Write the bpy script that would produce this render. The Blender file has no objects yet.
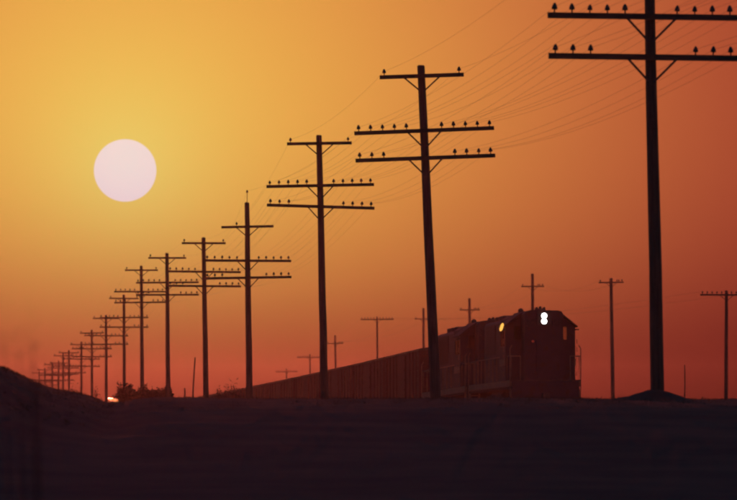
import bpy, bmesh, math, random
from mathutils import Vector, Matrix, noise
import numpy as np
random.seed(7)
R = math.radians
SC = bpy.context.scene
COL = SC.collection

# ------------------------------------------------------------------ camera
# Eye at the origin, looking along +Y. One photo pixel = 1/F radians.
F, CX, HZ = 6703.0, 368.5, 396.0            # focal length in photo pixels, frame centre, eye level row
cam_d = bpy.data.cameras.new('camera')
cam = bpy.data.objects.new('camera', cam_d); COL.objects.link(cam)
cam_d.sensor_width = 36.0
cam_d.lens = 36.0 * F / 737.0
cam.location = (0, 0, 0)
cam.rotation_euler = (R(90) + math.atan((HZ - 250.0) / F), 0, 0)
cam_d.clip_start = 0.5; cam_d.clip_end = 120000
cam_d.dof.use_dof = True
cam_d.dof.focus_distance = 185.0
cam_d.dof.aperture_fstop = 7.0
SC.camera = cam

# ------------------------------------------------------------------ sun, sky, exposure
SUN_AZ = math.atan((125.0 - CX) / F)         # to the left of the view axis
SUN_EL = math.atan((HZ - 170.5) / F)
SUN = Vector((math.sin(SUN_AZ) * math.cos(SUN_EL), math.cos(SUN_AZ) * math.cos(SUN_EL), math.sin(SUN_EL)))

world = bpy.data.worlds.new('World'); SC.world = world; world.use_nodes = True
W = world.node_tree; W.nodes.clear()
def wn(t, **k):
    n = W.nodes.new(t)
    for a, b in k.items(): setattr(n, a, b)
    return n
def wm(op, a, b=None, clamp=False):
    n = wn('ShaderNodeMath', operation=op, use_clamp=clamp)
    for i, v in enumerate((a, b)):
        if v is None: continue
        if isinstance(v, (int, float)): n.inputs[i].default_value = v
        else: W.links.new(v, n.inputs[i])
    return n.outputs[0]
tc = wn('ShaderNodeTexCoord')
nrm = wn('ShaderNodeVectorMath', operation='NORMALIZE'); W.links.new(tc.outputs['Generated'], nrm.inputs[0])
dot = wn('ShaderNodeVectorMath', operation='DISTANCE'); W.links.new(nrm.outputs[0], dot.inputs[0]); dot.inputs[1].default_value = SUN
# chord length -> angle from the sun in degrees (accurate for small angles)
ang = wm('MULTIPLY', wm('ARCSINE', wm('MULTIPLY', dot.outputs['Value'], 0.5)), 2 * 180 / math.pi)
sep = wn('ShaderNodeSeparateXYZ'); W.links.new(nrm.outputs[0], sep.inputs[0])
elv = wm('MAXIMUM', wm('MULTIPLY', wm('ARCSINE', sep.outputs['Z']), 180 / math.pi), 0.0)
SKY_A0, SKY_S, SKY_H = 9.0, 0.72, 0.8
SKY_C = [(-0.13, -0.80, -2.65), (-2.5, -5.9, -2.8), (-2.05, -3.0, -2.05), (-0.03, 0.62, 1.12)]
t_far = wm('SUBTRACT', 1.0, wm('EXPONENT', wm('MULTIPLY', wm('POWER', wm('DIVIDE', ang, SKY_A0), 2.0), -1.0)))
t_low = wm('EXPONENT', wm('MULTIPLY', elv, -1.0 / SKY_S))
t_aur = wm('EXPONENT', wm('MULTIPLY', wm('SQRT', wm('ADD', wm('POWER', ang, 2.0), 0.12)), -1.0 / SKY_H))
ch = []
for k in range(3):
    v = wm('ADD', SKY_C[0][k], wm('MULTIPLY', t_far, SKY_C[1][k]))
    v = wm('ADD', v, wm('MULTIPLY', t_low, SKY_C[2][k]))
    v = wm('ADD', v, wm('MULTIPLY', t_aur, SKY_C[3][k]))
    ch.append(wm('EXPONENT', v))
cmb = wn('ShaderNodeCombineColor')
for k in range(3): W.links.new(ch[k], cmb.inputs[k])
sky = wn('ShaderNodeTexSky', sky_type='NISHITA', sun_disc=False)
sky.sun_elevation = SUN_EL; sky.sun_rotation = SUN_AZ; sky.dust_density = 1.0; sky.air_density = 1.0; sky.ozone_density = 4.0
b1 = wn('ShaderNodeBackground'); W.links.new(cmb.outputs[0], b1.inputs['Color']); b1.inputs['Strength'].default_value = 1.0
b2 = wn('ShaderNodeBackground'); W.links.new(sky.outputs[0], b2.inputs['Color']); b2.inputs['Strength'].default_value = 0.085
# the dust aureole dominates low near the sun, the plain dusk sky takes over higher up and away from it
up = wn('ShaderNodeMapRange', interpolation_type='SMOOTHSTEP')
W.links.new(ang, up.inputs['Value']); up.inputs['From Min'].default_value = 6; up.inputs['From Max'].default_value = 40
mx = wn('ShaderNodeMixShader'); W.links.new(up.outputs[0], mx.inputs[0])
W.links.new(b1.outputs[0], mx.inputs[1]); W.links.new(b2.outputs[0], mx.inputs[2])
wo = wn('ShaderNodeOutputWorld'); W.links.new(mx.outputs[0], wo.inputs['Surface'])

sl = bpy.data.lights.new('sun_light', 'SUN'); sl.energy = 0.21; sl.angle = R(0.53); sl.color = (1.0, 0.15, 0.085)
slo = bpy.data.objects.new('sun_light', sl); COL.objects.link(slo)
slo.rotation_euler = (-SUN).to_track_quat('-Z', 'Y').to_euler()
slo.location = (0, -20, 30)

SC.view_settings.view_transform = 'Standard'; SC.view_settings.look = 'None'
SC.view_settings.gamma = 1.0; SC.view_settings.exposure = 0.0; SC.view_settings.use_curve_mapping = False
SC.render.engine = 'CYCLES'
SC.cycles.filter_width = 2.3
SC.cycles.volume_bounces = 0
SC.cycles.max_bounces = 6
SC.cycles.use_denoising = True

# ------------------------------------------------------------------ materials
def mat(name, c1, c2=None, scale=3.0, rough=0.8, metal=0.0, bump=0.0, stretch=(1, 1, 1), rust=None):
    m = bpy.data.materials.new(name); m.use_nodes = True
    nt = m.node_tree; b = nt.nodes['Principled BSDF']
    b.inputs['Roughness'].default_value = rough; b.inputs['Metallic'].default_value = metal
    c2 = c2 or tuple(v * 0.6 for v in c1)
    t = nt.nodes.new('ShaderNodeTexCoord'); mp = nt.nodes.new('ShaderNodeMapping')
    mp.inputs['Scale'].default_value = stretch
    nt.links.new(t.outputs['Object'], mp.inputs[0])
    n = nt.nodes.new('ShaderNodeTexNoise'); n.inputs['Scale'].default_value = scale; n.inputs['Detail'].default_value = 6
    nt.links.new(mp.outputs[0], n.inputs['Vector'])
    r = nt.nodes.new('ShaderNodeValToRGB'); r.color_ramp.elements[0].position = 0.35; r.color_ramp.elements[1].position = 0.68
    r.color_ramp.elements[0].color = (*c1, 1); r.color_ramp.elements[1].color = (*c2, 1)
    nt.links.new(n.outputs['Fac'], r.inputs[0])
    out = r.outputs[0]
    if rust:
        n2 = nt.nodes.new('ShaderNodeTexNoise'); n2.inputs['Scale'].default_value = scale * 2.7; n2.inputs['Detail'].default_value = 8
        nt.links.new(mp.outputs[0], n2.inputs['Vector'])
        r2 = nt.nodes.new('ShaderNodeValToRGB'); r2.color_ramp.elements[0].position = 0.56; r2.color_ramp.elements[1].position = 0.66
        nt.links.new(n2.outputs['Fac'], r2.inputs[0])
        mi = nt.nodes.new('ShaderNodeMix'); mi.data_type = 'RGBA'
        nt.links.new(r2.outputs[0], mi.inputs[0]); nt.links.new(out, mi.inputs[6]); mi.inputs[7].default_value = (*rust, 1)
        out = mi.outputs[2]
    nt.links.new(out, b.inputs['Base Color'])
    if bump:
        bp = nt.nodes.new('ShaderNodeBump'); bp.inputs['Strength'].default_value = bump; bp.inputs['Distance'].default_value = 0.03
        nt.links.new(n.outputs['Fac'], bp.inputs['Height']); nt.links.new(bp.outputs[0], b.inputs['Normal'])
    return m
def glow(name, col, s):
    m = bpy.data.materials.new(name); m.use_nodes = True; nt = m.node_tree; nt.nodes.clear()
    e = nt.nodes.new('ShaderNodeEmission'); e.inputs[0].default_value = (*col, 1); e.inputs[1].default_value = s
    o = nt.nodes.new('ShaderNodeOutputMaterial'); nt.links.new(e.outputs[0], o.inputs['Surface']); return m
def gas(name, col, s):                         # glowing and see-through: its light adds to the sky behind it
    m = glow(name, col, s); nt = m.node_tree
    t = nt.nodes.new('ShaderNodeBsdfTransparent'); a = nt.nodes.new('ShaderNodeAddShader')
    e = [n for n in nt.nodes if n.type == 'EMISSION'][0]; o = [n for n in nt.nodes if n.type == 'OUTPUT_MATERIAL'][0]
    nt.links.new(e.outputs[0], a.inputs[0]); nt.links.new(t.outputs[0], a.inputs[1]); nt.links.new(a.outputs[0], o.inputs['Surface']); return m
def glass(name):
    m = bpy.data.materials.new(name); m.use_nodes = True; nt = m.node_tree; nt.nodes.clear()
    tr = nt.nodes.new('ShaderNodeBsdfTransparent'); tr.inputs[0].default_value = (0.82, 0.8, 0.76, 1)
    gl = nt.nodes.new('ShaderNodeBsdfGlossy'); gl.inputs['Roughness'].default_value = 0.08
    fr = nt.nodes.new('ShaderNodeFresnel'); fr.inputs[0].default_value = 1.4
    mi = nt.nodes.new('ShaderNodeMixShader'); o = nt.nodes.new('ShaderNodeOutputMaterial')
    nt.links.new(fr.outputs[0], mi.inputs[0]); nt.links.new(tr.outputs[0], mi.inputs[1]); nt.links.new(gl.outputs[0], mi.inputs[2])
    nt.links.new(mi.outputs[0], o.inputs['Surface']); return m

M = dict(
    earth=mat('dry_earth', (0.10, 0.07, 0.05), (0.17, 0.12, 0.08), 0.6, 0.95, bump=0.6),
    ballast=mat('ballast_stone', (0.16, 0.14, 0.13), (0.09, 0.08, 0.075), 9, 0.95, bump=0.8),
    tie=mat('creosoted_tie', (0.05, 0.04, 0.03), None, 4, 0.9),
    rail=mat('rail_steel', (0.20, 0.15, 0.12), (0.3, 0.28, 0.26), 3, 0.35, 0.9),
    wood=mat('weathered_pole_wood', (0.20, 0.14, 0.10), (0.10, 0.07, 0.05), 6, 0.85, bump=0.5, stretch=(6, 6, 0.35)),
    arm=mat('weathered_crossarm_wood', (0.18, 0.13, 0.095), (0.10, 0.07, 0.05), 6, 0.85, bump=0.5, stretch=(0.4, 6, 6)),
    iron=mat('galvanised_iron', (0.16, 0.15, 0.14), (0.09, 0.07, 0.06), 12, 0.6, 0.6),
    insul=mat('insulator_glass', (0.05, 0.09, 0.08), (0.03, 0.06, 0.055), 8, 0.2),
    wire=mat('line_wire', (0.10, 0.08, 0.07), None, 8, 0.7, 0.3),
    paint=mat('locomotive_paint', (0.075, 0.06, 0.06), (0.05, 0.042, 0.045), 1.4, 0.55, bump=0.15, rust=(0.07, 0.045, 0.03)),
    roofp=mat('sooty_roof_paint', (0.05, 0.045, 0.045), (0.09, 0.075, 0.065), 2.2, 0.7, bump=0.2),
    trim=mat('pale_trim_and_skylight', (0.40, 0.30, 0.17), (0.27, 0.20, 0.12), 3, 0.6, rust=(0.2, 0.12, 0.07)),  # pale trim colour, also imitating sky light caught on the cab corners
    under=mat('dusty_underframe', (0.09, 0.075, 0.06), (0.16, 0.13, 0.10), 5, 0.85, bump=0.3),
    wheel=mat('wheel_steel', (0.12, 0.10, 0.09), (0.2, 0.18, 0.16), 6, 0.5, 0.7),
    grille=mat('radiator_grille', (0.05, 0.05, 0.05), (0.1, 0.09, 0.08), 14, 0.6, 0.4),
    box1=mat('boxcar_oxide_red', (0.12, 0.045, 0.03), (0.08, 0.035, 0.025), 1.1, 0.75, bump=0.15, rust=(0.08, 0.045, 0.03)),
    box2=mat('boxcar_tan', (0.13, 0.09, 0.06), (0.10, 0.07, 0.05), 1.1, 0.75, bump=0.15, rust=(0.11, 0.05, 0.03)),
    box3=mat('boxcar_brown', (0.13, 0.075, 0.05), (0.09, 0.055, 0.04), 1.1, 0.75, bump=0.15, rust=(0.06, 0.035, 0.025)),
    broof=mat('boxcar_roof_steel', (0.22, 0.17, 0.14), (0.12, 0.09, 0.07), 1.6, 0.5, 0.5, bump=0.2),
    glass=glass('cab_glass'),
    head=glow('headlight_lens_lit', (1.0, 0.93, 0.88), 9.0),
    amber=glow('amber_glint_glow', (1.0, 0.5, 0.09), 1.2),  # emission standing in for an amber glint
    red=glow('red_lamp_dim', (1.0, 0.12, 0.08), 0.12),
    leaf=mat('sage_leaf', (0.07, 0.075, 0.05), (0.045, 0.05, 0.03), 5, 0.85),
    twig=mat('dry_twig', (0.10, 0.075, 0.05), None, 5, 0.9),
    grass=mat('dry_grass', (0.14, 0.11, 0.06), (0.09, 0.075, 0.04), 2, 0.9),
    tin=mat('glint_tin', (0.62, 0.50, 0.40), (0.42, 0.30, 0.21), 9, 0.14, 1.0),
    sun=gas('sun_disc', (0.035, 0.063, 0.255), 1.0),
)

# ------------------------------------------------------------------ mesh helpers
class MB:
    def __init__(s): s.v = []; s.f = []
    def add(s, vs, fs):
        o = len(s.v); s.v += [tuple(p) for p in vs]; s.f += [tuple(i + o for i in q) for q in fs]; return s
    def box(s, x0, x1, y0, y1, z0, z1, ch=0.0):
        if ch <= 0:
            v = [(x, y, z) for x in (x0, x1) for y in (y0, y1) for z in (z0, z1)]
            return s.add(v, [(0, 1, 3, 2), (4, 6, 7, 5), (0, 4, 5, 1), (2, 3, 7, 6), (0, 2, 6, 4), (1, 5, 7, 3)])
        pr = [(x0, z0 + ch), (x0 + ch, z0), (x1 - ch, z0), (x1, z0 + ch), (x1, z1 - ch), (x1 - ch, z1), (x0 + ch, z1), (x0, z1 - ch)]
        return s.prism(pr, y0, y1)
    def prism(s, pr, y0, y1):                     # an x-z outline swept along y
        n = len(pr)
        v = [(x, y0, z) for x, z in pr] + [(x, y1, z) for x, z in pr]
        return s.add(v, [(i, (i + 1) % n, n + (i + 1) % n, n + i) for i in range(n)] + [tuple(range(n - 1, -1, -1)), tuple(range(n, 2 * n))])
    def tube(s, pts, rs, n=8, cap=True):
        pts = [Vector(p) for p in pts]
        if not hasattr(rs, '__len__'): rs = [rs] * len(pts)
        v = []; f = []
        t0 = (pts[-1] - pts[0]).normalized()
        up = Vector((0, 0, 1)) if abs(t0.z) < 0.9 else Vector((1, 0, 0))
        for i, p in enumerate(pts):
            t = (pts[min(i + 1, len(pts) - 1)] - pts[max(i - 1, 0)]).normalized()
            a = t.cross(up).normalized(); b = a.cross(t)
            for k in range(n):
                q = 2 * math.pi * k / n
                v.append(p + (a * math.cos(q) + b * math.sin(q)) * rs[i])
        for i in range(len(pts) - 1):
            for k in range(n):
                f.append((i * n + k, i * n + (k + 1) % n, (i + 1) * n + (k + 1) % n, (i + 1) * n + k))
        if cap:
            f.append(tuple(range(n - 1, -1, -1))); f.append(tuple((len(pts) - 1) * n + k for k in range(n)))
        return s.add(v, f)
    def lathe(s, prof, n=10, at=(0, 0, 0)):       # (radius, z) profile round the z axis
        return s.tube([(at[0], at[1], at[2] + z) for r, z in prof], [max(r, 1e-4) for r, z in prof], n)
    def mesh(s, name):
        m = bpy.data.meshes.new(name); m.from_pydata(s.v, [], s.f); m.update()
        b = bmesh.new(); b.from_mesh(m); bmesh.ops.recalc_face_normals(b, faces=b.faces); b.to_mesh(m); b.free()
        return m
    def build(s, name, material, parent=None, smooth=False):
        m = s.mesh(name); m.materials.append(material)
        if smooth:
            m.polygons.foreach_set('use_smooth', [True] * len(m.polygons))
            try: m.set_sharp_from_angle(angle=R(40))
            except Exception: pass
        return put(name, m, parent)
def put(name, me, parent=None):
    o = bpy.data.objects.new(name, me); COL.objects.link(o); o.parent = parent; return o
def empty(name, loc=(0, 0, 0)):
    o = bpy.data.objects.new(name, None); COL.objects.link(o); o.location = loc; o.empty_display_size = 0.3; return o
def tag(o, label=None, cat=None, group=None, kind=None):
    for k, v in (('label', label), ('category', cat), ('group', group), ('kind', kind)):
        if v: o[k] = v
    return o
def copy_tree(o, parent=None):
    kids = list(o.children)
    c = o.copy(); COL.objects.link(c); c.parent = parent
    for k in kids: copy_tree(k, c)
    return c
def px(x, Y): return (x - CX) * Y / F           # photo column -> X at distance Y
def pz(y, Y): return (HZ - y) * Y / F           # photo row -> Z at distance Y
def lerp_tab(tab):
    xs = [a for a, b in tab]; ys = [b for a, b in tab]
    return lambda q: float(np.interp(q, xs, ys))

# ------------------------------------------------------------------ the lie of the land
def pole_x(Y): return 4.22 - 0.0607 * (Y - 99)
_tx = lerp_tab([(60, 10.5), (150, 12.4), (220, 11.3), (260, 9.6), (289, 7.62), (308, 6.0), (327, 3.94), (349, 1.45), (368, -0.72), (389, -3.1), (400, -4.35), (470, -12.1), (560, -22), (760, -44)])
_tz = lerp_tab([(60, -0.9), (260, -0.75), (289, -0.84), (308, -1.08), (327, -1.42), (349, -1.93), (373, -2.40), (394, -2.82), (413, -3.15), (440, -3.66), (472, -4.15), (560, -4.95), (760, -5.4)])
def smooth_fn(f, w): return lambda q: sum(f(q + d * w) * g for d, g in ((-1, .15), (-.5, .22), (0, .26), (.5, .22), (1, .15)))
track_x = smooth_fn(_tx, 14); track_z = smooth_fn(_tz, 14)
_base = lerp_tab([(-200, -1.6), (40, -1.5), (62, -1.1), (80, -0.45), (90, -0.12), (97, -0.035), (104, -0.045), (120, -0.22), (150, -0.6), (200, -1.0), (250, -1.35), (289, -1.62), (308, -2.0), (327, -2.5), (349, -2.9), (400, -4.1), (470, -5.1), (560, -5.7), (760, -6.1), (1000, -6.4), (3000, -8), (9000, -14)])
base = smooth_fn(_base, 3)
ridge = smooth_fn(lerp_tab([(90, -0.05), (147, -0.25), (190, -0.3), (235, -0.75), (281, -0.7), (327, -0.55), (374, -0.55), (420, -1.3), (465, -2.0), (511, -2.7), (560, -3.3), (700, -4.4), (850, -5.2), (2000, -7)]), 8)
_mound = lerp_tab([((q - CX) * 90 / F, (396 - w) * 90 / F + 0.045) for q, w in ((-3000, 250), (-700, 300), (-200, 330), (-60, 346), (5, 363), (15, 368), (25, 373.5), (35, 379), (45, 384.2), (55, 387.5), (70, 391), (85, 394), (100, 398), (106, 399.5))] + [(40, 0)])
def ground(X, Y):
    z = base(Y)
    if 85 < Y < 900:
        w = math.exp(-((X - pole_x(Y)) / 3.5) ** 2) * min(1, (Y - 85) / 30)
        r = ridge(Y)
        if r > z: z += (r - z) * w
    if 30 < Y < 200 and X < -2: z += max(0, _mound(X * 90 / Y if Y < 110 else X * 90 / 110)) * math.exp(-((Y - 90) / (14.0 if Y < 90 else 30.0)) ** 2)
    z += 0.035 * noise.noise(Vector((X * 0.35, Y * 0.12, 3.1))) * min(1.0, max(0.25, Y / 90)) + 0.012 * noise.noise(Vector((X * 1.7, Y * 0.6, 8)))
    if 80 < Y < 125: z -= 0.075 * math.exp(-((X + 0.0381 * Y) / 0.28) ** 2)      # a shallow runnel through the rise
    if Y > 700: z += 0.9 * noise.noise(Vector((X * 0.004, Y * 0.003, 1.7))) * min(1, (Y - 700) / 600)
    return z

def axis(stops):
    out = []
    for a, b, st in stops:
        n = max(1, int(round((b - a) / st)))
        out += [a + (b - a) * i / n for i in range(n)]
    out.append(stops[-1][1]); return out
xs = axis([(-1500, -600, 150), (-600, -120, 60), (-120, -40, 8), (-40, -14, 1.3), (-14, -6, 0.4), (-6, 8, 0.16), (8, 20, 0.6), (20, 60, 4), (60, 200, 20), (200, 800, 100), (800, 1500, 175)])
ys = axis([(-100, 0, 20), (0, 26, 2), (26, 60, 1), (60, 84, 1.2), (84, 112, 0.5), (112, 200, 3), (200, 560, 6), (560, 1000, 25), (1000, 2000, 100)])
v = [(X, Y, ground(X, Y)) for Y in ys for X in xs]; nx = len(xs)
f = [(j * nx + i, j * nx + i + 1, (j + 1) * nx + i + 1, (j + 1) * nx + i) for j in range(len(ys) - 1) for i in range(nx - 1)]
g = MB(); g.v, g.f = v, f
tag(g.build('ground', M['earth'], smooth=True), 'dark prairie ground rising to a low crest along the bottom', kind='structure')
mo = MB(); mY = 98.2; mX = px(653, mY)
rings = [(0.95, -0.12), (0.60, -0.045), (0.47, -0.012), (0.36, 0.025), (0.27, 0.07), (0.17, 0.098), (0.07, 0.11), (0.02, 0.112)]
nseg = 22; vv = []; ff = []
for i, (r, h) in enumerate(rings):
    for k in range(nseg):
        q = 2 * math.pi * k / nseg
        rr = r * (1.12 if math.cos(q) > 0 else 0.95) * (1 + 0.3 * noise.noise(Vector((math.cos(q) * 1.6, math.sin(q) * 1.6, i * 0.3))))
        vv.append((mX + rr * math.cos(q), mY + rr * 1.3 * math.sin(q), -0.02 + h * (0.92 + 0.35 * noise.noise(Vector((math.cos(q) * 1.4, math.sin(q) * 1.4, 5)))) + 0.012 * noise.noise(Vector((rr * math.cos(q) * 9, rr * math.sin(q) * 9, 2)))))
for i in range(len(rings) - 1):
    for k in range(nseg): ff.append((i * nseg + k, i * nseg + (k + 1) % nseg, (i + 1) * nseg + (k + 1) % nseg, (i + 1) * nseg + k))
ff.append(tuple((len(rings) - 1) * nseg + k for k in range(nseg)))
mo.add(vv, ff); tag(mo.build('earth_mound', M['earth'], smooth=True), 'small mound of earth heaped round the nearest pole', kind='structure')

# railway: ballast, ties, two rails
TY = [110 + 4 * i for i in range(int((640 - 110) / 4) + 1)]
def track_frame(Y):
    p = Vector((track_x(Y), Y, track_z(Y))); q = Vector((track_x(Y + 1), Y + 1, track_z(Y + 1)))
    d = (q - p).normalized(); return p, d, Vector((d.y, -d.x, 0)).normalized()
def strip(prof, name, m, parent=None):
    b = MB(); n = len(prof); vv = []; ff = []
    for Y in TY:
        p, d, s = track_frame(Y)
        vv += [p + s * a + Vector((0, 0, h)) for a, h in prof]
    for j in range(len(TY) - 1):
        for i in range(n): ff.append((j * n + i, j * n + (i + 1) % n, (j + 1) * n + (i + 1) % n, (j + 1) * n + i))
    b.add(vv, ff); return b.build(name, m, parent)
bal = tag(strip([(-3.4, -1.6), (3.4, -1.6), (2.9, -0.75), (1.7, -0.29), (-1.7, -0.29), (-2.9, -0.75)], 'railway_track', M['ballast']), 'ballasted single railway track curving behind the crest', kind='structure')
for sgn in (-1, 1):
    c = sgn * 0.7525
    strip([(c - .07, -.172), (c + .07, -.172), (c + .07, -.155), (c + .012, -.13), (c + .012, -.04), (c + .036, -.03), (c + .036, 0), (c - .036, 0), (c - .036, -.03), (c - .012, -.04), (c - .012, -.13), (c - .07, -.155)], 'rail', M['rail'], bal)
tb = MB(); Y = 112.0
while Y < 520:
    p, d, s = track_frame(Y); h = Vector((0, 0, 1))
    vv = [p + s * a + d * b + h * c for a in (-1.3, 1.3) for b in (-.11, .11) for c in (-.33, -.174)]
    tb.add(vv, [(0, 1, 3, 2), (4, 6, 7, 5), (0, 4, 5, 1), (2, 3, 7, 6), (0, 2, 6, 4), (1, 5, 7, 3)]); Y += 0.55
tag(tb.build('tie_row', M['tie'], bal), kind='stuff')

# ------------------------------------------------------------------ the sun
so = MB(); SD = 60000.0; rad = SD * math.tan(31.2 / F) ; c = SUN * SD
prof = [(rad * math.sin(math.pi * i / 40), -rad * math.cos(math.pi * i / 40)) for i in range(41)]
sun_o = MB().lathe(prof, 72).build('sun', M['sun'], smooth=True); sun_o.location = c
tag(sun_o, 'large pale round sun disc in the orange sky', 'sun')
M['sun'].cycles.emission_sampling = 'NONE'

# ------------------------------------------------------------------ telegraph poles
PINS = [s * (0.385 + 0.262 * k) for s in (-1, 1) for k in range(5)]
LOW = [-(0.385 + 0.262 * k) for k in (2, 3, 4)] + [0.385 + 0.262 * k for k in (1, 2, 3, 4)]
TOP = [-0.82, 0.82]
ins_me = MB().lathe([(0.010, -0.04), (0.011, 0.040), (0.037, 0.042), (0.042, 0.062), (0.037, 0.078), (0.034, 0.092), (0.024, 0.112), (0.013, 0.130), (0.0, 0.136)], 9).mesh('insulator')
ins_me.materials.append(M['insul']); ins_me.polygons.foreach_set('use_smooth', [True] * len(ins_me.polygons))
def arm_mesh(half, name='crossarm'):
    b = MB(); b.box(-half, half, -0.19, -0.09, -0.043, 0.043)
    b.tube([(0, -0.21, 0), (0, -0.05, 0)], 0.018, 6)
    m = b.mesh(name); m.materials.append(M['arm']); return m
ARM_L, ARM_S = arm_mesh(1.53), arm_mesh(0.92)
def brace_mesh(sgn, w, h):
    b = MB(); a0 = Vector((sgn * w, -0.205, -0.02)); a1 = Vector((sgn * 0.03, -0.135, -h)); d = (a1 - a0).normalized()
    s = d.cross(Vector((0, 1, 0))).normalized() * 0.016; t = Vector((0, 0.009, 0))
    vv = [p + s * i + t * j for p in (a0, a1) for i in (-1, 1) for j in (-1, 1)]
    b.add(vv, [(0, 1, 3, 2), (4, 6, 7, 5), (0, 4, 5, 1), (2, 3, 7, 6), (0, 2, 6, 4), (1, 5, 7, 3)])
    m = b.mesh('brace'); m.materials.append(M['iron']); return m
BR = {(s, k): brace_mesh(s, *d) for s in (-1, 1) for k, d in (('L', (0.37, 0.37)), ('S', (0.40, 0.34)))}
RPOLE = random.Random(3)
def crossarm(root, z, half, pins, tilt, yoff=0.0, braces=True):
    a = put('crossarm', ARM_L if half > 1.2 else ARM_S, root)
    a.location = (0, yoff, z); a.rotation_euler = (0, -R(tilt), 0)
    for xx in pins:
        i = put('insulator', ins_me, a); i.location = (xx, -0.14, 0.043)
        i.rotation_euler = (RPOLE.uniform(-.03, .03), RPOLE.uniform(-.04, .04), 0)
        k = RPOLE.uniform(0.93, 1.08); i.scale = (k, k, k)
    if braces:
        for s in (-1, 1): put('brace', BR[(s, 'L' if half > 1.2 else 'S')], a)
    return a
def shaft(root, L, r0, r1, bend=0.0, n=12, seed=0):
    rr = random.Random(seed); pts = []; rs = []
    N = 9
    for i in range(N + 1):
        t = i / N
        pts.append((bend * math.sin(math.pi * t) + rr.uniform(-.006, .006), rr.uniform(-.006, .006), -0.6 + (L + 0.6) * t)); rs.append((r0 + (r1 - r0) * t) * rr.uniform(0.985, 1.015))
    pts.append((0, 0, L + 0.025)); rs.append(r1 * 0.72)
    return MB().tube(pts, rs, n).build('shaft', M['wood'], root, smooth=True)
pin_world = []                                    # per pole: list of pin-head points, in wire order
def pole(Y, xt, yt, xb, tilts, label, ztop=None, rscale=1.0, bend=0.0, tall=0.0, rod=False, name='telegraph_pole', group='telegraph poles in the main row'):
    zt = pz(yt, Y) if ztop is None else ztop
    Xb = px(xb, Y); gz = ground(Xb, Y) - 0.02
    Xt = px(xt, Y)
    L = math.hypot(zt - gz, Xt - Xb)
    o = empty(name, (Xb, Y, gz)); lean = math.atan2(Xt - Xb, zt - gz)
    o.rotation_euler = (RPOLE.uniform(-.006, .006), lean, R(3.2) + RPOLE.uniform(-.02, .02))
    shaft(o, L, 0.118 * rscale, 0.080 * rscale, bend, seed=int(Y))
    tl = math.degrees(lean)
    arms = [(L - 0.22 - tall, 0.92, ([-0.38] if rod else TOP), tilts[0] + tl), (L - 1.42 - tall, 1.53, PINS, tilts[1] + tl), (L - 2.02 - tall, 1.53, LOW, tilts[2] + tl)]
    ao = [crossarm(o, *a) for a in arms]
    if rod:
        MB().tube([(0, 0, L - 0.1), (0.01, 0, L + 0.36)], 0.012, 6).build('lightning_rod', M['iron'], o)
        i = put('insulator', ins_me, o); i.location = (0.01, 0, L + 0.33)
    tag(o, label, 'telegraph pole', group)
    mw = Matrix.Translation(o.location) @ o.rotation_euler.to_matrix().to_4x4()
    pts = []
    for (z, half, pins, tilt) in arms:
        ml = mw @ Matrix.Translation((0, 0, z)) @ Matrix.Rotation(-R(tilt), 4, 'Y')
        if rod and half < 1:
            pts += [ml @ Vector((-0.38, -0.14, 0.12)), mw @ Vector((0.01, 0, L + 0.43))]
        else:
            pts += [ml @ Vector((p, -0.14, 0.125)) for p in pins]
    pin_world.append(pts)
    return o
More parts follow.
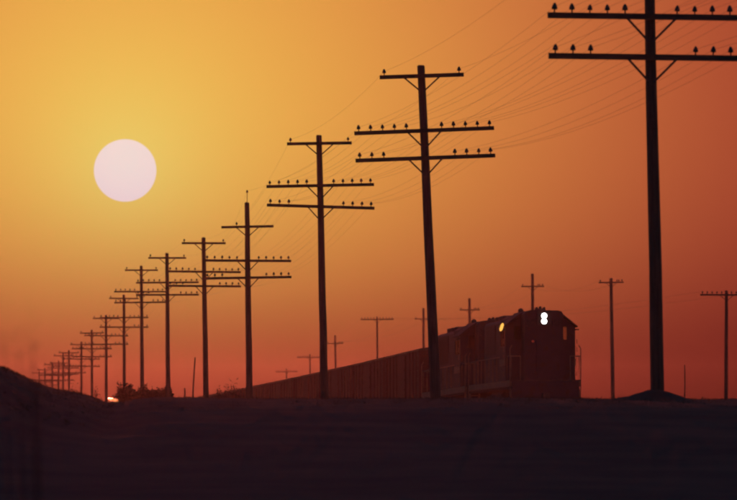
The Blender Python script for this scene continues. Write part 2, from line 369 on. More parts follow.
POLES = [
    (53.4, 1222, 0, 1236, (0, 0, 0), 'telegraph pole just beyond the right edge, nearest the viewer', 7.0, 0.93, 0, 0, False),
    (99.0, 648.4, 0, 657.8, (-.6, -.6, -.6), 'tallest nearest telegraph pole at right, cut by the top edge, on a small mound', 7.02, 0.90, 0.0, 0, False),
    (146.7, 421, 66, 436.3, (2.0, 2.3, 2.2), 'leaning telegraph pole standing in front of the rear locomotive', None, 1.02, 0.0, 0, False),
    (190.6, 319, 135.7, 324.7, (1.0, 1.2, -1.6), 'telegraph pole third from right, its lower crossarm sloping down to the right', None, 1.0, 0.0, 0, False),
    (236.5, 247, 203, 249.8, (1.2, -0.3, 1.0), 'telegraph pole with a thin rod on its tall top and one insulator on top arm', None, 1.06, 0.0, 0.62, True),
    (281.0, 203.5, 238, 206.4, (0, -.6, -.4), 'telegraph pole just left of the rod-topped pole, over the end of the train', None, 1.05, 0.0, 0, False),
    (327.0, 167, 253.5, 168.3, (0, .5, .2), 'telegraph pole at the right end of the low dark shrubs', None, 1.05, 0.0, 0, False),
    (374.0, 141.3, 266.3, 142.3, (0, 0, .6), 'telegraph pole rising from the middle of the low dark shrubs, tall', None, 1.0, 0.0, 0, False),
    (420.0, 123.8, 295, 124.6, (-.5, .4, 0), 'shorter telegraph pole at the left end of the low shrubs', None, 1.0, 0.0, 0, False),
    (465.0, 106, 315.3, 106.5, (0, -.4, .5), 'telegraph pole just left of the bright orange glint on the ground', None, 1.0, 0.0, 0, False),
    (511.0, 91.8, 330.2, 92.3, (.6, 0, 0), 'small hazy telegraph pole, second left of the orange glint', None, 1.0, 0.0, 0, False),
    (557.0, 81.4, 342, 81.6, (0, 0, -.6), 'small hazy telegraph pole beside the hazy round tree', None, 1.0, 0.0, 0, False),
    (602.0, 69, 350.4, 69.2, (0, .6, 0), 'far hazy telegraph pole rising from the hazy round tree', None, 1.05, 0.0, 0, False),
    (648.0, 63.2, 353.5, 63.4, (.6, 0, 0), 'far hazy telegraph pole just left of the hazy round tree', None, 1.1, 0.0, 0, False),
    (694.0, 58.6, 361, 58.7, (0, 0, .6), 'fourth from the far end of the telegraph row, faint in haze', None, 1.1, 0.0, 0, False),
    (740.0, 52.4, 362.6, 52.6, (0, -.6, 0), 'third from the far end of the telegraph row, faint in haze', None, 1.1, 0.0, 0, False),
    (785.0, 45, 368, 45.2, (0, .4, 0), 'last but one telegraph pole at the far hazy end of the row', None, 1.1, 0.0, 0, False),
    (831.0, 39.4, 371.2, 39.6, (.5, 0, 0), 'farthest telegraph pole, just showing above the dark knoll at left', None, 1.1, 0.0, 0, False),
]
for (Y, xt, yt, xb, tl, lab, zt, rs, bd, tall, rod) in POLES:
    pole(Y, xt, yt, xb, tl, lab, zt, rs, bd, tall, rod)

# wires, one object per run from end to end of the row
def wire_mesh(runs, r, sag, seg=10):
    pts = []
    for a, b in zip(runs[:-1], runs[1:]):
        for i in range(seg):
            t = i / seg; p = a.lerp(b, t); p.z -= 4 * sag * t * (1 - t); pts.append(p)
    pts.append(runs[-1]); return MB().tube(pts, r, 4)
NW = len(pin_world[0])
for k in range(NW):
    run = [p[k] for p in pin_world]
    w = wire_mesh(run, 0.0017, 0.20 + 0.10 * random.random()).build('telegraph_wire', M['wire'])
    NTH = ['outermost', 'second', 'third', 'fourth', 'fifth']
    def wlab(k):
        if k < 2: return f"thin telegraph wire on the {('left', 'right')[k]} end of the top short crossarms"
        q = PINS[k - 2] if k < 12 else LOW[k - 12]
        i = round(4 - (abs(q) - 0.385) / 0.262)
        return f"thin telegraph wire on the {NTH[i]} insulator from the {'left' if q < 0 else 'right'} end, {'upper' if k < 12 else 'lower'} long crossarms"
    tag(w, wlab(k), 'wire', 'wires of the main telegraph row')

# poles beyond the track
def short_arm(root, z, half, pins):
    b = MB(); b.box(-half, half, -0.2, -0.1, -0.05, 0.05); a = b.build('crossarm', M['arm'], root); a.location = (0, 0, z)
    for xx in pins:
        i = put('insulator', ins_me, a); i.location = (xx, -0.15, 0.05); i.scale = (1.25, 1.25, 1.25)
    for s in (-1, 1): put('brace', BR[(s, 'S')], a)
WIDE = [-1.42 + 0.284 * k for k in range(5)] + [0.284 + 0.284 * k for k in range(5)]
NARROW = [-0.78, 0.42, 0.55, 0.78]
back_pins = {0: [], 1: []}
def back_pole(Y, xt, yt, xb, armrow, kind, r0, label):
    zt = pz(yt, Y); Xb = px(xb, Y); gz = ground(Xb, Y) - 0.02; Xt = px(xt, Y)
    L = math.hypot(zt - gz, Xt - Xb); o = empty('utility_pole', (Xb, Y, gz))
    lean = math.atan2(Xt - Xb, zt - gz); o.rotation_euler = (0, lean, R(2))
    shaft(o, L, r0, r0 * 0.68, seed=int(Y) + 5)
    za = L - (armrow - yt) * Y / F
    if kind: short_arm(o, za, 1.55, WIDE)
    else: short_arm(o, za, 0.9, NARROW)
    tag(o, label, 'utility pole', 'poles beyond the railway')
    mw = Matrix.Translation(o.location) @ o.rotation_euler.to_matrix().to_4x4()
    back_pins[kind].append([mw @ Vector((p, -0.15, za + 0.19)) for p in ((WIDE[0], WIDE[-1]) if kind else (NARROW[0], NARROW[-1]))])
back_pole(392.0, 726.5, 291, 725.5, 295, 1, 0.135, 'distant pole at the right edge with a wide crossarm of upright pins')
back_pole(625.0, 377, 317, 378, 319.5, 1, 0.115, 'distant thin pole with a wide flat crossarm over the first boxcars')
back_pole(800.0, 310, 354.5, 310.5, 357.5, 1, 0.12, 'small distant pole with wide arm just left of the third telegraph pole')
back_pole(960.0, 286.5, 369, 287, 371.8, 1, 0.12, 'smallest distant pole, its arm barely above the boxcar roofs')
back_pole(483.0, 611, 278.5, 614, 282.5, 0, 0.165, 'distant pole with short crossarm standing alone right of the locomotive')
back_pole(525.0, 532.5, 274, 533, 286.5, 0, 0.165, 'distant cross-like pole rising behind the lead locomotive cab')
back_pole(600.0, 469.5, 298.5, 470.5, 310, 0, 0.165, 'distant cross-like pole rising behind the rear locomotive')
back_pole(672.0, 423.5, 308.5, 423.5, 319, 0, 0.165, 'distant pole beside the leaning telegraph pole, behind the train')
back_pole(752.0, 335, 335.5, 337.5, 343.5, 0, 0.15, 'distant tilted pole with a stub at its foot above the boxcar roofs')
for k, lab in ((0, 'faint far wire on the %s arm ends of the short-armed poles beyond the train'), (1, 'faint far wire on the %s arm ends of the wide-armed poles beyond the train')):
    for j in range(2):
        run = sorted([p[j] for p in back_pins[k]], key=lambda q: q.y)
        tag(wire_mesh(run, 0.004, 0.7).build('utility_wire', M['wire']), lab % ('left', 'right')[j], 'wire', 'wires beyond the railway')

# ------------------------------------------------------------------ rolling stock
def wheelset(parent, y, r):
    for s in (-1, 1):
        w = MB(); w.tube([(s * 0.68, y, r), (s * 0.71, y, r), (s * 0.715, y, r), (s * 0.83, y, r)], [r + 0.025, r + 0.025, r, r - 0.004], 20)
        w.build('wheel', M['wheel'], parent)
def truck(root, yc, half, r, name='truck'):
    b = MB()
    for s in (-1, 1):
        x0, x1 = (0.95, 1.12) if s > 0 else (-1.12, -0.95)
        b.prism([(x0, r - 0.1), (x1, r - 0.1), (x1, r + 0.22), (x0, r + 0.22)], yc - half - 0.35, yc + half + 0.35)
        for q in (-half, half): b.box(x0 - 0.02, x1 + 0.06, yc + q - 0.16, yc + q + 0.16, r - 0.2, r + 0.18)
        b.box(x0, x1 + 0.02, yc - 0.3, yc + 0.3, r - 0.28, r + 0.3)
    b.box(-1.0, 1.0, yc - 0.22, yc + 0.22, r - 0.05, r + 0.42)
    for q in (-half, half): b.tube([(-0.97, yc + q, r), (0.97, yc + q, r)], 0.075, 8)
    t = b.build(name, M['under'], root)
    for q in (-half, half): wheelset(t, yc + q, r)
    return t
def coupler(root, y, d):
    b = MB(); b.box(-0.09, 0.09, min(y, y + 0.75 * d), max(y, y + 0.75 * d), 0.76, 0.94); b.box(-0.17, 0.15, min(y + .0 * d, y - 0.3 * d), max(y, y - 0.3 * d), 0.69, 1.0, 0.04)
    return b.build('coupler', M['under'], root)

def locomotive(label):
    o = empty('locomotive'); tag(o, label, 'locomotive', 'diesel locomotives at the head of the train')
    LEN = 18.9
    b = MB(); b.box(-1.44, 1.44, 0.55, LEN - 0.55, 1.18, 1.50); b.box(-1.52, 1.52, 0.5, LEN - 0.5, 1.503, 1.56)
    fr = b.build('frame', M['under'], o)
    st = MB()
    for s in (-1, 1): st.box(min(s * 1.523, s * 1.535), max(s * 1.523, s * 1.535), 0.6, LEN - 0.6, 1.28, 1.54)
    for s in (-1, 1): st.box(min(s * 1.443, s * 1.526), max(s * 1.443, s * 1.526), 0.6, LEN - 0.6, 1.28, 1.50)
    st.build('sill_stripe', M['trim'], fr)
    for yy, d in ((0.5, 1), (LEN - 0.5, -1)):
        b = MB(); y0, y1 = min(yy, yy - 0.06 * d), max(yy, yy - 0.06 * d)
        b.box(-1.46, 1.46, y0, y1, 0.42, 1.5); b.prism([(-1.3, 0.2), (1.3, 0.2), (1.46, 0.417), (-1.46, 0.417)], y0 - (0.1 if d > 0 else 0), y1 + (0 if d > 0 else 0.1))
        b.build('pilot', M['paint'], o)
        coupler(o, yy - 0.06 * d, d)
        for s in (-1, 1):
            b = MB(); x0, x1 = (1.05, 1.5) if s > 0 else (-1.5, -1.05)
            ya, yb = (yy + 0.05, yy + 0.55) if d > 0 else (yy - 0.55, yy - 0.05)
            for z in (0.42, 0.74, 1.06): b.box(x0, x1, ya, yb, z, z + 0.035)
            b.box(x0, x0 + 0.03, ya, yb, 0.4, 1.17); b.box(x1 - 0.03, x1, ya, yb, 0.4, 1.17)
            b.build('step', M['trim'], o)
    # short high hood
    def hoodprof(w, z0, zt, ch): return [(-w, z0), (w, z0), (w, zt - ch), (w - ch * 0.45, zt - ch * 0.3), (w - ch * 1.4, zt), (-w + ch * 1.4, zt), (-w + ch * 0.45, zt - ch * 0.3), (-w, zt - ch)]
    b = MB(); b.prism(hoodprof(0.84, 1.562, 4.56, 0.16), 1.05, 2.46)
    sh = b.build('short_hood', M['paint'], o)
    b = MB(); b.prism([(-0.30, 3.95), (0.30, 3.95), (0.30, 4.50), (0.2, 4.55), (-0.2, 4.55), (-0.30, 4.50)], 0.93, 1.047)
    hl = b.build('headlight_housing', M['roofp'], sh)
    for z in (4.325, 4.09):
        MB().tube([(0, 0.90, z), (0, 0.912, z), (0, 0.929, z)], [0.07, 0.105, 0.115], 20).build('headlight_lens', M['head'], hl)
    b = MB(); b.tube([(-0.48, 0.99, 3.23), (-0.48, 1.047, 3.23)], 0.05, 10); b.build('marker_lamp', M['red'], sh)
    b = MB(); b.tube([(0.48, 0.99, 3.23), (0.48, 1.047, 3.23)], 0.05, 10); b.build('marker_lamp', M['grille'], sh)
    for s in (-1, 1):
        b = MB(); c = s * 0.58; b.box(c - 0.22, c + 0.22, 0.98, 1.047, 3.86, 4.18); b.build('number_board', M['grille'], sh)
    b = MB(); b.box(-0.32, 0.32, 1.0, 1.047, 1.6, 3.3, 0.03); b.build('nose_door', M['paint'], sh)
    # cab: walls with real window openings
    def zroof(x): x = abs(x); return 4.50 if x < 0.72 else 4.50 - (x - 0.72) * 0.75
    ca = MB()
    def wall_y(y0, y1, xa, xb, za, zb, ox0, ox1, oz0, oz1):     # a wall facing front or back with one opening
        ca.box(xa, xb, y0, y1, za, oz0); ca.box(xa, ox0, y0, y1, oz0, oz1); ca.box(ox1, xb, y0, y1, oz0, oz1)
        xm = max(abs(xa), abs(xb)); xi = min(abs(xa), abs(xb)); sg = 1 if xa + xb > 0 else -1
        pts = [(sg * xi, oz1), (sg * xm, oz1), (sg * xm, zroof(xm) - 0.002), (sg * xi, zroof(xi) - 0.002)]
        ca.prism(pts, y0, y1)
    for s in (-1, 1):
        xa, xb = (0.842, 1.46) if s > 0 else (-1.46, -0.842)
        fo = (0.86, 1.15) if s > 0 else (-1.15, -0.86)
        ro = (0.97, 1.43) if s > 0 else (-1.43, -0.97)
        wall_y(2.46, 2.52, xa, xb, 1.562, 0, *fo, 3.33, 3.93)
        xa2, xb2 = (0.88, 1.46) if s > 0 else (-1.46, -0.88)
        wall_y(4.74, 4.80, xa2, xb2, 1.562, 0, *ro, 3.28, 3.93)
        xo, xn = (1.462, 1.52) if s > 0 else (-1.52, -1.462)
        ca.box(xo, xn, 2.46, 4.80, 1.562, 3.05); ca.box(xo, xn, 2.46, 2.7, 3.05, 3.72); ca.box(xo, xn, 4.56, 4.80, 3.05, 3.72); ca.box(xo, xn, 3.6, 3.68, 3.05, 3.72)
        ca.box(xo, xn, 2.46, 4.80, 3.72, 3.90)
    ca.box(-1.46, 1.46, 2.52, 4.74, 1.566, 2.0)
    cab = ca.build('cab', M['paint'], o)
    b = MB(); b.prism([(-1.60, 3.86), (-0.74, 4.505), (0.74, 4.505), (1.60, 3.86), (1.60, 3.91), (1.3, 4.16), (1.0, 4.40), (0.74, 4.55), (0.4, 4.60), (-0.4, 4.60), (-0.74, 4.55), (-1.0, 4.40), (-1.3, 4.16), (-1.60, 3.91)], 2.2, 5.0)
    rf = b.build('cab_roof', M['roofp'], cab)
    for s in (-1, 1):
        w0, w1 = (0.862, 1.148) if s > 0 else (-1.148, -0.862)
        MB().box(w0, w1, 2.485, 2.495, 3.332, 3.928).build('window_pane', M['glass'], cab)
        w0, w1 = (0.972, 1.428) if s > 0 else (-1.428, -0.972)
        MB().box(w0, w1, 4.765, 4.775, 3.282, 3.928).build('window_pane', M['glass'], cab)
        xo = 1.49 * s
        for ya, yb in ((2.702, 3.598), (3.682, 4.558)): MB().box(xo - 0.005, xo + 0.005, ya, yb, 3.052, 3.718).build('window_pane', M['glass'], cab)
        b = MB(); b.box(min(s * 1.522, s * 1.70), max(s * 1.522, s * 1.70), 2.62, 2.66, 3.74, 3.80); b.build('glow_bracket', M['iron'], cab)  # brackets added to go with the glow at the cab corner
        b = MB(); b.box(min(s * 1.522, s * 1.55), max(s * 1.522, s * 1.55), 2.5, 4.76, 2.2, 2.5); b.build('cab_painted_skylight', M['trim'], cab)  # pale band: sky light on the lower cab side, put into the colour
    b = MB(); b.box(-0.86, -0.30, 2.36, 2.42, 4.56, 4.60); 
    hn = MB()
    for i, x in enumerate((-0.18, -0.02, 0.14)):
        hn.tube([(x, 2.75, 4.67 + 0.03 * (i == 1)), (x, 2.45, 4.67 + 0.03 * (i == 1)), (x, 2.25, 4.67 + 0.03 * (i == 1))], [0.03, 0.035, 0.07], 10)
    hn.box(-0.24, 0.20, 2.26, 2.76, 4.58, 4.66, 0.02)
    hn.build('horn', M['iron'], rf)
    # long hood
    b = MB(); b.prism(hoodprof(0.86, 1.562, 4.38, 0.16), 4.803, LEN - 1.1)
    lh = b.build('long_hood', M['paint'], o)
    for s in (-1, 1):
        yy = 5.1
        while yy < 12.2:
            xa, xb = (0.862, 0.885) if s > 0 else (-0.885, -0.862)
            d = MB(); d.box(xa, xb, yy, yy + 0.62, 1.75, 3.35); d.box(min(s*.886, s*.90), max(s*.886, s*.90), yy + 0.52, yy + 0.56, 2.4, 2.7); d.build('hood_door', M['paint'], lh); yy += 0.70
        b = MB(); xa, xb = (0.862, 0.90) if s > 0 else (-0.90, -0.862)
        for k in range(14): b.box(xa, xb, 12.8, 16.6, 2.9 + k * 0.085, 2.94 + k * 0.085)
        b.box(xa, xa + 0.02, 12.7, 16.7, 2.85, 4.15); b.build('radiator_grille', M['grille'], lh)
    for yc in (8.2, 13.0, 14.5, 16.0):
        MB().lathe([(0.56, 0.0), (0.56, 0.2), (0.5, 0.235), (0.1, 0.24)], 20, (0, yc, 4.375)).build('roof_fan', M['roofp'], lh)
    b = MB(); b.prism([(-0.98, 4.0), (0.98, 4.0), (0.98, 4.30), (0.7, 4.50), (-0.7, 4.50), (-0.98, 4.30)], 7.1, 9.6); b.build('dynamic_brake_housing', M['roofp'], lh)
    for yc in (6.2, 10.6): b = MB(); b.box(-0.22, 0.22, yc - 0.35, yc + 0.35, 4.37, 4.60, 0.03); b.build('exhaust_stack', M['roofp'], lh)
    b = MB(); b.tube([(-0.55, 5.35, 4.38), (-0.55, 5.35, 4.62)], 0.03, 6); b.tube([(-0.55, 5.25, 4.63), (-0.55, 5.5, 4.63)], [0.13, 0.05], 10); b.build('bell', M['iron'], lh)
    b = MB(); b.box(-0.25, 0.25, LEN - 1.09, LEN - 0.98, 3.85, 4.35); b.build('rear_headlight', M['roofp'], lh)
    # handrails
    for s in (-1, 1):
        b = MB(); xr = 1.47 * s
        for (ya, yb) in ((0.62, 2.3), (4.95, LEN - 0.65)):
            b.tube([(xr, ya, 1.56), (xr, ya, 2.5), (xr, ya + 0.12, 2.6), (xr, yb - 0.12, 2.6), (xr, yb, 2.5), (xr, yb, 1.56)], 0.022, 6)
            n = max(1, int((yb - ya) / 1.6))
            for k in range(1, n): b.tube([(xr, ya + (yb - ya) * k / n, 1.56), (xr, ya + (yb - ya) * k / n, 2.6)], 0.02, 6)
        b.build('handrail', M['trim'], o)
        for yy in (0.52, LEN - 0.52):
            g_ = MB(); g_.tube([(1.50 * s, yy, 0.45), (1.53 * s, yy, 1.2), (1.53 * s, yy, 2.9), (1.44 * s, yy, 3.05)], 0.022, 6)
            g_.tube([(1.08 * s, yy, 1.5), (1.08 * s, yy, 2.6)], 0.022, 6)
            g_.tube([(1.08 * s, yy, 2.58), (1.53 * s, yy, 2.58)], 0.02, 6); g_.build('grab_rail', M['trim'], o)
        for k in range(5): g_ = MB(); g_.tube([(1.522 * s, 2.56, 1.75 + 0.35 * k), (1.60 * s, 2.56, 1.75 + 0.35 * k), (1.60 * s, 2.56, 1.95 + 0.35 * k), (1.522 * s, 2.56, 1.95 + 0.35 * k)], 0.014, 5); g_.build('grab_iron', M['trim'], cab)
    # underframe
    truck(o, 3.3, 1.37, 0.508); truck(o, LEN - 3.3, 1.37, 0.508)
    b = MB(); b.prism([(-1.3, 0.55), (-1.05, 0.35), (1.05, 0.35), (1.3, 0.55), (1.3, 1.0), (1.15, 1.177), (-1.15, 1.177), (-1.3, 1.0)], 6.3, 10.9); b.build('fuel_tank', M['under'], o)
    for s in (-1, 1): MB().tube([(1.0 * s, 6.6, 1.28), (1.0 * s, 10.6, 1.28)], 0.1, 8)
    return o

def boxcar(label):
    o = empty('boxcar'); tag(o, label, 'boxcar', 'boxcars coupled behind the locomotives')
    LEN = 15.2; y0, y1 = 0.45, LEN - 0.45
    b = MB(); b.box(-1.40, 1.40, y0 + 0.05, y1 - 0.05, 0.95, 1.12); b.box(-0.25, 0.25, y0, y1, 0.62, 0.949)
    b.build('underframe', M['under'], o)
    b = MB(); b.box(-1.42, 1.42, y0, y1, 1.122, 3.90)
    body = b.build('body', M['box1'], o)
    r = MB()
    for s in (-1, 1):
        for k in range(11):
            yy = y0 + 0.1 + (y1 - y0 - 0.3) * k / 10
            if abs(yy - LEN / 2) < 1.5: continue
            r.box(min(s * 1.422, s * 1.475), max(s * 1.422, s * 1.475), yy, yy + 0.09, 1.122, 3.9)
    tag(r.build('side_posts', M['box1'], body), kind='stuff')
    for s in (-1, 1):
        d = MB(); xa, xb = (1.424, 1.50) if s > 0 else (-1.50, -1.424)
        d.box(xa, xb, LEN / 2 - 1.22, LEN / 2 + 1.22, 1.2, 3.78)
        for k in range(5): d.box(min(s * 1.502, s * 1.53), max(s * 1.502, s * 1.53), LEN / 2 - 1.15, LEN / 2 + 1.15, 1.4 + k * 0.52, 1.52 + k * 0.52)
        d.build('door', M['box1'], body)
    e = MB()
    for yy, d in ((y0, -1), (y1, 1)):
        for k in range(9): e.tube([(-1.3, yy + 0.0 * d, 1.35 + k * 0.29), (1.3, yy, 1.35 + k * 0.29)], 0.07, 6)
    tag(e.build('end_corrugation', M['box1'], body), kind='stuff')
    rf = MB(); rf.prism([(-1.48, 3.902), (1.48, 3.902), (1.48, 3.96), (0, 4.18), (-1.48, 3.96)], y0 - 0.04, y1 + 0.04)
    roof = rf.build('roof', M['broof'], o)
    s_ = MB()
    for k in range(12):
        yy = y0 + 0.3 + (y1 - y0 - 0.6) * k / 11
        s_.prism([(-1.47, 3.965), (-1.47, 3.99), (0, 4.215), (1.47, 3.99), (1.47, 3.965), (0, 4.17)], yy - 0.03, yy + 0.03)
    tag(s_.build('roof_seams', M['broof'], roof), kind='stuff')
    MB().box(-0.26, 0.26, y0 - 0.1, y1 + 0.1, 4.225, 4.255).build('running_board', M['tie'], roof)
    for (s, ye, dd) in ((-1, y0, 1), (1, y1, -1), (1, y0, 1), (-1, y1, -1)):
        l = MB(); x = s * 1.53; ya, yb = (ye + 0.15, ye + 0.6) if dd > 0 else (ye - 0.6, ye - 0.15)
        for q in (ya, yb): l.tube([(x, q, 0.8), (x, q, 3.85)], 0.016, 5)
        for k in range(8): l.tube([(x, ya, 0.85 + 0.4 * k), (x, yb, 0.85 + 0.4 * k)], 0.014, 5)
        l.build('ladder', M['iron'], body)
    bw = MB(); bw.tube([(0.55, y0 - 0.12, 1.4), (0.55, y0 - 0.12, 4.3)], 0.018, 5); bw.tube([(0.55, y0 - 0.13, 3.5), (0.55, y0 - 0.16, 3.5)], 0.28, 14); bw.build('brake_wheel', M['iron'], body)
    truck(o, 2.1, 0.85, 0.42); truck(o, LEN - 2.1, 0.85, 0.42)
    coupler(o, 0.0 + 0.1, 1); coupler(o, LEN - 0.1, -1)
    return o, LEN

def set_on_track(o, Yf, LEN, bog):
    # find the two bogie points along the track and seat the vehicle on them
    def step(Y, d):
        while d > 0:
            s = min(d, 0.5); p, t, _ = track_frame(Y); Y += t.y * s; d -= s
        return Y
    Ya = step(Yf, bog); Yb = step(Yf, LEN - bog); Ye = step(Yf, LEN)
    A = Vector((track_x(Ya), Ya, track_z(Ya))); B = Vector((track_x(Yb), Yb, track_z(Yb)))
    d = (B - A).normalized(); P = A - d * bog
    o.location = P
    o.rotation_euler = (math.asin(d.z), 0, math.atan2(-d.x, d.y))
    return Ye
loc = locomotive('lead diesel locomotive with twin white headlight and dark high hood')
Yt = set_on_track(loc, 288.0, 18.9, 3.3)
cab_glow = MB().tube([(-1.73, 2.60, 3.70), (-1.70, 2.60, 3.78), (-1.64, 2.60, 3.96), (-1.61, 2.60, 4.04)], [0.03, 0.07, 0.07, 0.03], 10).build('side_glint_glow', M['amber'], loc)  # added glowing capsule, imitates a slanted glint at the cab corner
cab_glow['label'] = 'added amber glow in place of a glint on the cab corner'
cab_glow.rotation_euler = (0, 0, 0)
loc2 = copy_tree(loc)
for ch_ in list(loc2.children):
    if ch_.name.startswith('side_glint_glow'): bpy.data.objects.remove(ch_)
off = bpy.data.materials.new('unlit_lens'); off.use_nodes = True
off.node_tree.nodes['Principled BSDF'].inputs['Base Color'].default_value = (0.12, 0.11, 0.1, 1); off.node_tree.nodes['Principled BSDF'].inputs['Roughness'].default_value = 0.25
def walk(o):
    yield o
    for c_ in o.children: yield from walk(c_)
for q in walk(loc2):
    if q.name.startswith(('headlight_lens', 'marker_lamp')):
        q.data = q.data.copy(); q.data.materials[0] = off
loc2['label'] = 'second diesel locomotive coupled behind the lead one, unlit, crossed by the leaning pole'
Yt = set_on_track(loc2, Yt + 0.35, 18.9, 3.3)
ORD = ['first', 'second', 'third', 'fourth', 'fifth', 'sixth', 'seventh', 'eighth', 'ninth', 'tenth']
car0, CL = boxcar('x')
for i in range(9):
    c_ = car0 if i == 0 else copy_tree(car0)
    c_['label'] = f'{ORD[i]} dark boxcar behind the locomotives' if i < 8 else 'last visible dark boxcar at the far end of the train'
    m_ = (M['box1'], M['box3'], M['box2'], M['box1'], M['box2'], M['box3'])[i % 6]
    if m_ is not M['box1']:
        for q in walk(c_):
            if q.type == 'MESH' and q.data.materials[0] is M['box1']:
                q.material_slots[0].link = 'OBJECT'; q.material_slots[0].material = m_
    c_.scale = (1, 1, 0.94)
    Yt = set_on_track(c_, Yt + 0.25, CL, 2.1)

# ------------------------------------------------------------------ stakes, added glint, plants
def stake(Y, xt, yt, xb, r, label):
    X = px(xb, Y); gz = ground(X, Y); zt = pz(yt, Y); Xt = px(xt, Y)
    rr = random.Random(int(xb)); b = MB()
    pts = [(0, 0, -0.3)] + [((Xt - X) * t + rr.uniform(-.5, .5) * r, 0, (zt - gz) * t) for t in (0.15, .4, .7, 1)]
    b.tube(pts, [r, r, r * .95, r * .85, r * .7], 7)
    o = b.build('stake', M['wood']); o.location = (X, Y, gz)
    tag(o, label, 'stake', 'thin stakes in the ground')
stake(335, 194.8, 357.5, 192.3, 0.045, 'thin tall crooked stake between two telegraph poles over the train')
stake(330, 184.6, 388, 184.6, 0.045, 'short stub of a stake left of the thin tall stake')
stake(205, 684.6, 365, 684.4, 0.022, 'thin straight stake in the ground right of the nearest pole')

def leaf_mesh(name, n, rx, ry, rz, size, seed, twigs=14, low=0.0):
    rr = random.Random(seed); vv = []; ff = []
    cl = []
    for _ in range(26):
        while True:
            p = Vector((rr.uniform(-1, 1), rr.uniform(-1, 1), rr.uniform(0.02, 1)))
            if (p.x ** 2 + p.y ** 2 + (p.z) ** 2) < 1: break
        cl.append((p, rr.uniform(0.14, 0.34)))
    for _ in range(n):
        c, r = rr.choice(cl)
        p = c + Vector((rr.gauss(0, 1), rr.gauss(0, 1), rr.gauss(0, 1))) * r * 0.55
        if rr.random() < 0.55:
            while True:
                p = Vector((rr.uniform(-1, 1), rr.uniform(-1, 1), rr.uniform(0, 0.9)))
                if p.length < 0.93: break
        p = Vector((p.x * rx, p.y * ry, max(p.z, 0.0) * rz))
        a = Vector((rr.gauss(0, 1), rr.gauss(0, 1), rr.gauss(0, 1))).normalized(); b = a.cross(Vector((rr.gauss(0, 1), rr.gauss(0, 1), rr.gauss(0, 1)))).normalized()
        s = size * rr.uniform(0.6, 1.4); o = len(vv)
        vv += [p + a * s, p + b * s * 0.45, p - a * s, p - b * s * 0.45]; ff.append((o, o + 1, o + 2, o + 3))
    return vv, ff, cl
def shrub(Y, x, ytop, wpx, label, seed, name='shrub', cat='shrub', leaf=0.09, n=7000, group='low dark shrubs along the crest', hmin=0.4, trunk=None):
    X = px(x, Y); gz = ground(X, Y); h = max(hmin, pz(ytop, Y) - gz); w = wpx * Y / F / 2
    o = empty(name, (X, Y, gz))
    vv, ff, cl = leaf_mesh('crown', n, w, max(w, 0.5), h * 0.98, leaf, seed)
    c = MB(); c.add(vv, ff); me = bpy.data.meshes.new('crown'); me.from_pydata([tuple(q) for q in c.v], [], c.f); me.materials.append(M['leaf']); put('crown', me, o)
    t = MB(); rr = random.Random(seed + 1)
    for p, r in cl:
        q = Vector((p.x * w, p.y * max(w, .5), p.z * h))
        t.tube([(q.x * .1, q.y * .1, -0.15), (q.x * 0.45 + rr.uniform(-.04, .04), q.y * .45, q.z * 0.5), tuple(q), tuple(q * 1.04 + Vector((rr.uniform(-.05, .05), 0, 0.05)))], [trunk or 0.022, 0.014, 0.008, 0.004], 5)
    t.build('stems', M['twig'], o)
    tag(o, label, cat, group); return o
shrub(352, 121, 388, 20, 'low dark shrub right beside the bright glint, left end of the clump', 11)
shrub(362, 132, 387.4, 20, 'low dark shrub between the shorter and the tall pole at the clump', 12)
shrub(348, 146, 388.6, 20, 'low dark shrub at the foot of the tall pole in the clump', 13)
shrub(345, 158, 388.2, 18, 'low flat-topped dark shrub right of the clump centre', 14)
shrub(338, 166, 388.2, 14, 'low dark shrub at the right end of the clump', 15)
shrub(340, 154, 389.5, 30, 'squat dark shrub in front of the clump', 16, n=2000)
shrub(505, 97, 393.5, 22, 'low dark shrub left of the bright glint', 18, leaf=0.07)
shrub(566, 74, 382.5, 20, 'hazy round tree among the far telegraph poles', 21, name='round_tree', cat='tree', leaf=0.09, n=3600, group='trees', trunk=0.09)
shrub(296, 233, 382, 30, 'ragged twiggy bush against the boxcar roofs left of the third pole', 23, n=900, leaf=0.045)
shrub(300, 221, 386.5, 14, 'small sparse bush left of the ragged bush by the train', 24, n=500, leaf=0.045)

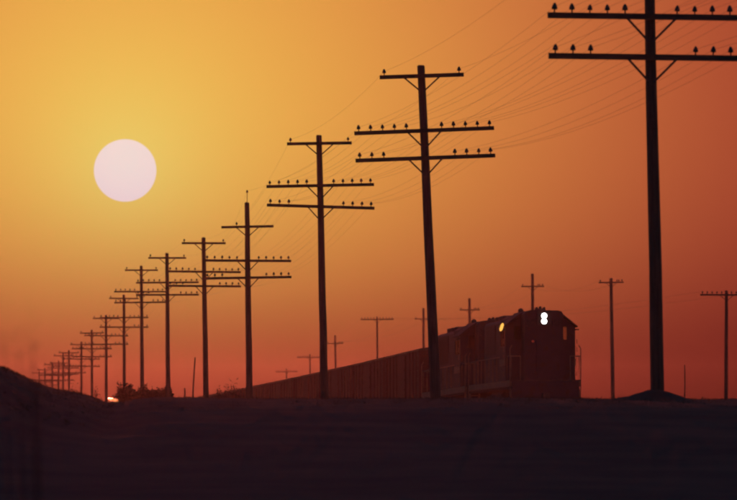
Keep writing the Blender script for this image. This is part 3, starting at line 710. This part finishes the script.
# tall dry weeds near the viewer on the left (out of focus)
for k, (x, yt, Y) in enumerate(((16, 328, 27), (27, 326, 24), (38, 346, 30), (46, 360, 33))):
    X = px(x, Y); gz = ground(X, Y); h = pz(yt, Y) - gz
    o = empty('tall_weed', (X, Y, gz)); rr = random.Random(40 + k)
    b = MB()
    for s in range(2):
        a = Vector((rr.uniform(-.02, .02), rr.uniform(-.05, .05), -0.1)); e = Vector((rr.uniform(-.05, .05), rr.uniform(-.1, .1), h * rr.uniform(0.85, 1.0)))
        m_ = a.lerp(e, 0.6) + Vector((rr.uniform(-.015, .015), 0, 0)); b.tube([a, m_, e], [0.004, 0.003, 0.0015], 5)
    b.build('stem', M['twig'], o)
    vv = []; ff = []
    for s in range(120):
        p = Vector((rr.gauss(0, .025), rr.gauss(0, .06), h * rr.uniform(0.8, 1.0))); a = Vector((rr.gauss(0, 1), rr.gauss(0, 1), rr.gauss(0, 1))).normalized() * 0.008; c_ = a.cross(Vector((0, 0, 1))) * .5; q = len(vv)
        vv += [p + a, p + c_, p - a, p - c_]; ff.append((q, q + 1, q + 2, q + 3))
    me = bpy.data.meshes.new('seed_head'); me.from_pydata([tuple(q) for q in vv], [], ff); me.materials.append(M['grass']); tag(put('seed_head', me, o), kind='stuff')
    tag(o, ('blurred tall weed at the left edge above the knoll', 'blurred weed second from the left edge on the knoll', 'blurred weed at the slope of the dark knoll', 'blurred short weed where the knoll meets the far poles')[k], 'weed', 'blurred weeds at left')

# strip of sheet metal added in the runnel to make a glint, tipped a little towards the viewer, mirroring the low bright sky
SY = 99.6; SL = 1.05; SW = 0.155
near = ground(px(113, SY), SY); vv = []; ff = []
NXS, NYS = 7, 15
for j in range(NYS):
    for i in range(NXS):
        u, t = i / (NXS - 1) - 0.5, j / (NYS - 1)
        vv.append((u * SW, t * SL, t * SL * math.tan(R(2.0)) - 0.17 * u * SW + 0.0006 * noise.noise(Vector((u * 3, t * 4, 2)))))
for j in range(NYS - 1):
    for i in range(NXS - 1): ff.append((j * NXS + i, j * NXS + i + 1, (j + 1) * NXS + i + 1, (j + 1) * NXS + i))
tin = MB().add(vv, ff).build('glint_strip', M['tin'], smooth=True)
zmax = max(ground(px(113, SY) + a, SY + b_) - b_ * math.tan(R(2.0)) for a in (-.08, 0, .08) for b_ in (0, .2, .4, .6, .8))
tin.location = (px(113.2, SY), SY, zmax + 0.03); tin.rotation_euler = (0, 0, -math.atan2(px(113.2, SY), SY))
md = tin.modifiers.new('thickness', 'SOLIDIFY'); md.thickness = 0.006; md.offset = -1
tag(tin, 'added metal strip shaped for the orange glint on the ground beside the shrubs', 'added reflector')

# grass along the crest and the knoll
rr = random.Random(77); vv = []; ff = []
def blade(X, Y, h):
    z = ground(X, Y); w = rr.uniform(0.003, 0.006); q = rr.uniform(0, 6.28); dx, dy = math.cos(q) * w, math.sin(q) * w; lx, ly = rr.gauss(0, .3) * h, rr.gauss(0, .3) * h
    o = len(vv); vv.extend([(X - dx, Y - dy, z - 0.01), (X + dx, Y + dy, z - 0.01), (X + lx * .4 + dx * .6, Y + ly * .4, z + h * .6), (X + lx, Y + ly, z + h)]); ff.append((o, o + 1, o + 2)); ff.append((o, o + 2, o + 3))
for _ in range(2600):
    X0 = rr.uniform(-7.5, 7.5); Y0 = rr.uniform(88, 112); hh = rr.uniform(.012, .035) * (1.8 if rr.random() < .06 else 1)
    for k in range(7): blade(X0 + rr.gauss(0, .06), Y0 + rr.gauss(0, .06), hh * rr.uniform(.5, 1.2))
for _ in range(700):
    X0 = rr.uniform(-6, -3.4); Y0 = rr.uniform(80, 96)
    for k in range(6): blade(X0 + rr.gauss(0, .02), Y0 + rr.gauss(0, .03), rr.uniform(.01, .03))
me = bpy.data.meshes.new('grass'); me.from_pydata(vv, [], ff); me.materials.append(M['grass'])
tag(put('grass', me), 'short dry grass along the dark crest and knoll', 'grass', kind='stuff')

# ------------------------------------------------------------------ haze
hz = MB().box(-1700, 1700, -160, 2100, -12, 9.6).mesh('haze')
hm = bpy.data.materials.new('evening_haze'); hm.use_nodes = True; nt = hm.node_tree; nt.nodes.clear()
pv = nt.nodes.new('ShaderNodeVolumePrincipled'); pv.inputs['Density'].default_value = 0.00005; pv.inputs['Color'].default_value = (0.85, 0.72, 0.68, 1); pv.inputs['Anisotropy'].default_value = 0.92
ho = nt.nodes.new('ShaderNodeOutputMaterial'); nt.links.new(pv.outputs[0], ho.inputs['Volume'])
hz.materials.append(hm); tag(put('haze', hz), 'warm evening haze over the plain', 'haze', kind='stuff')
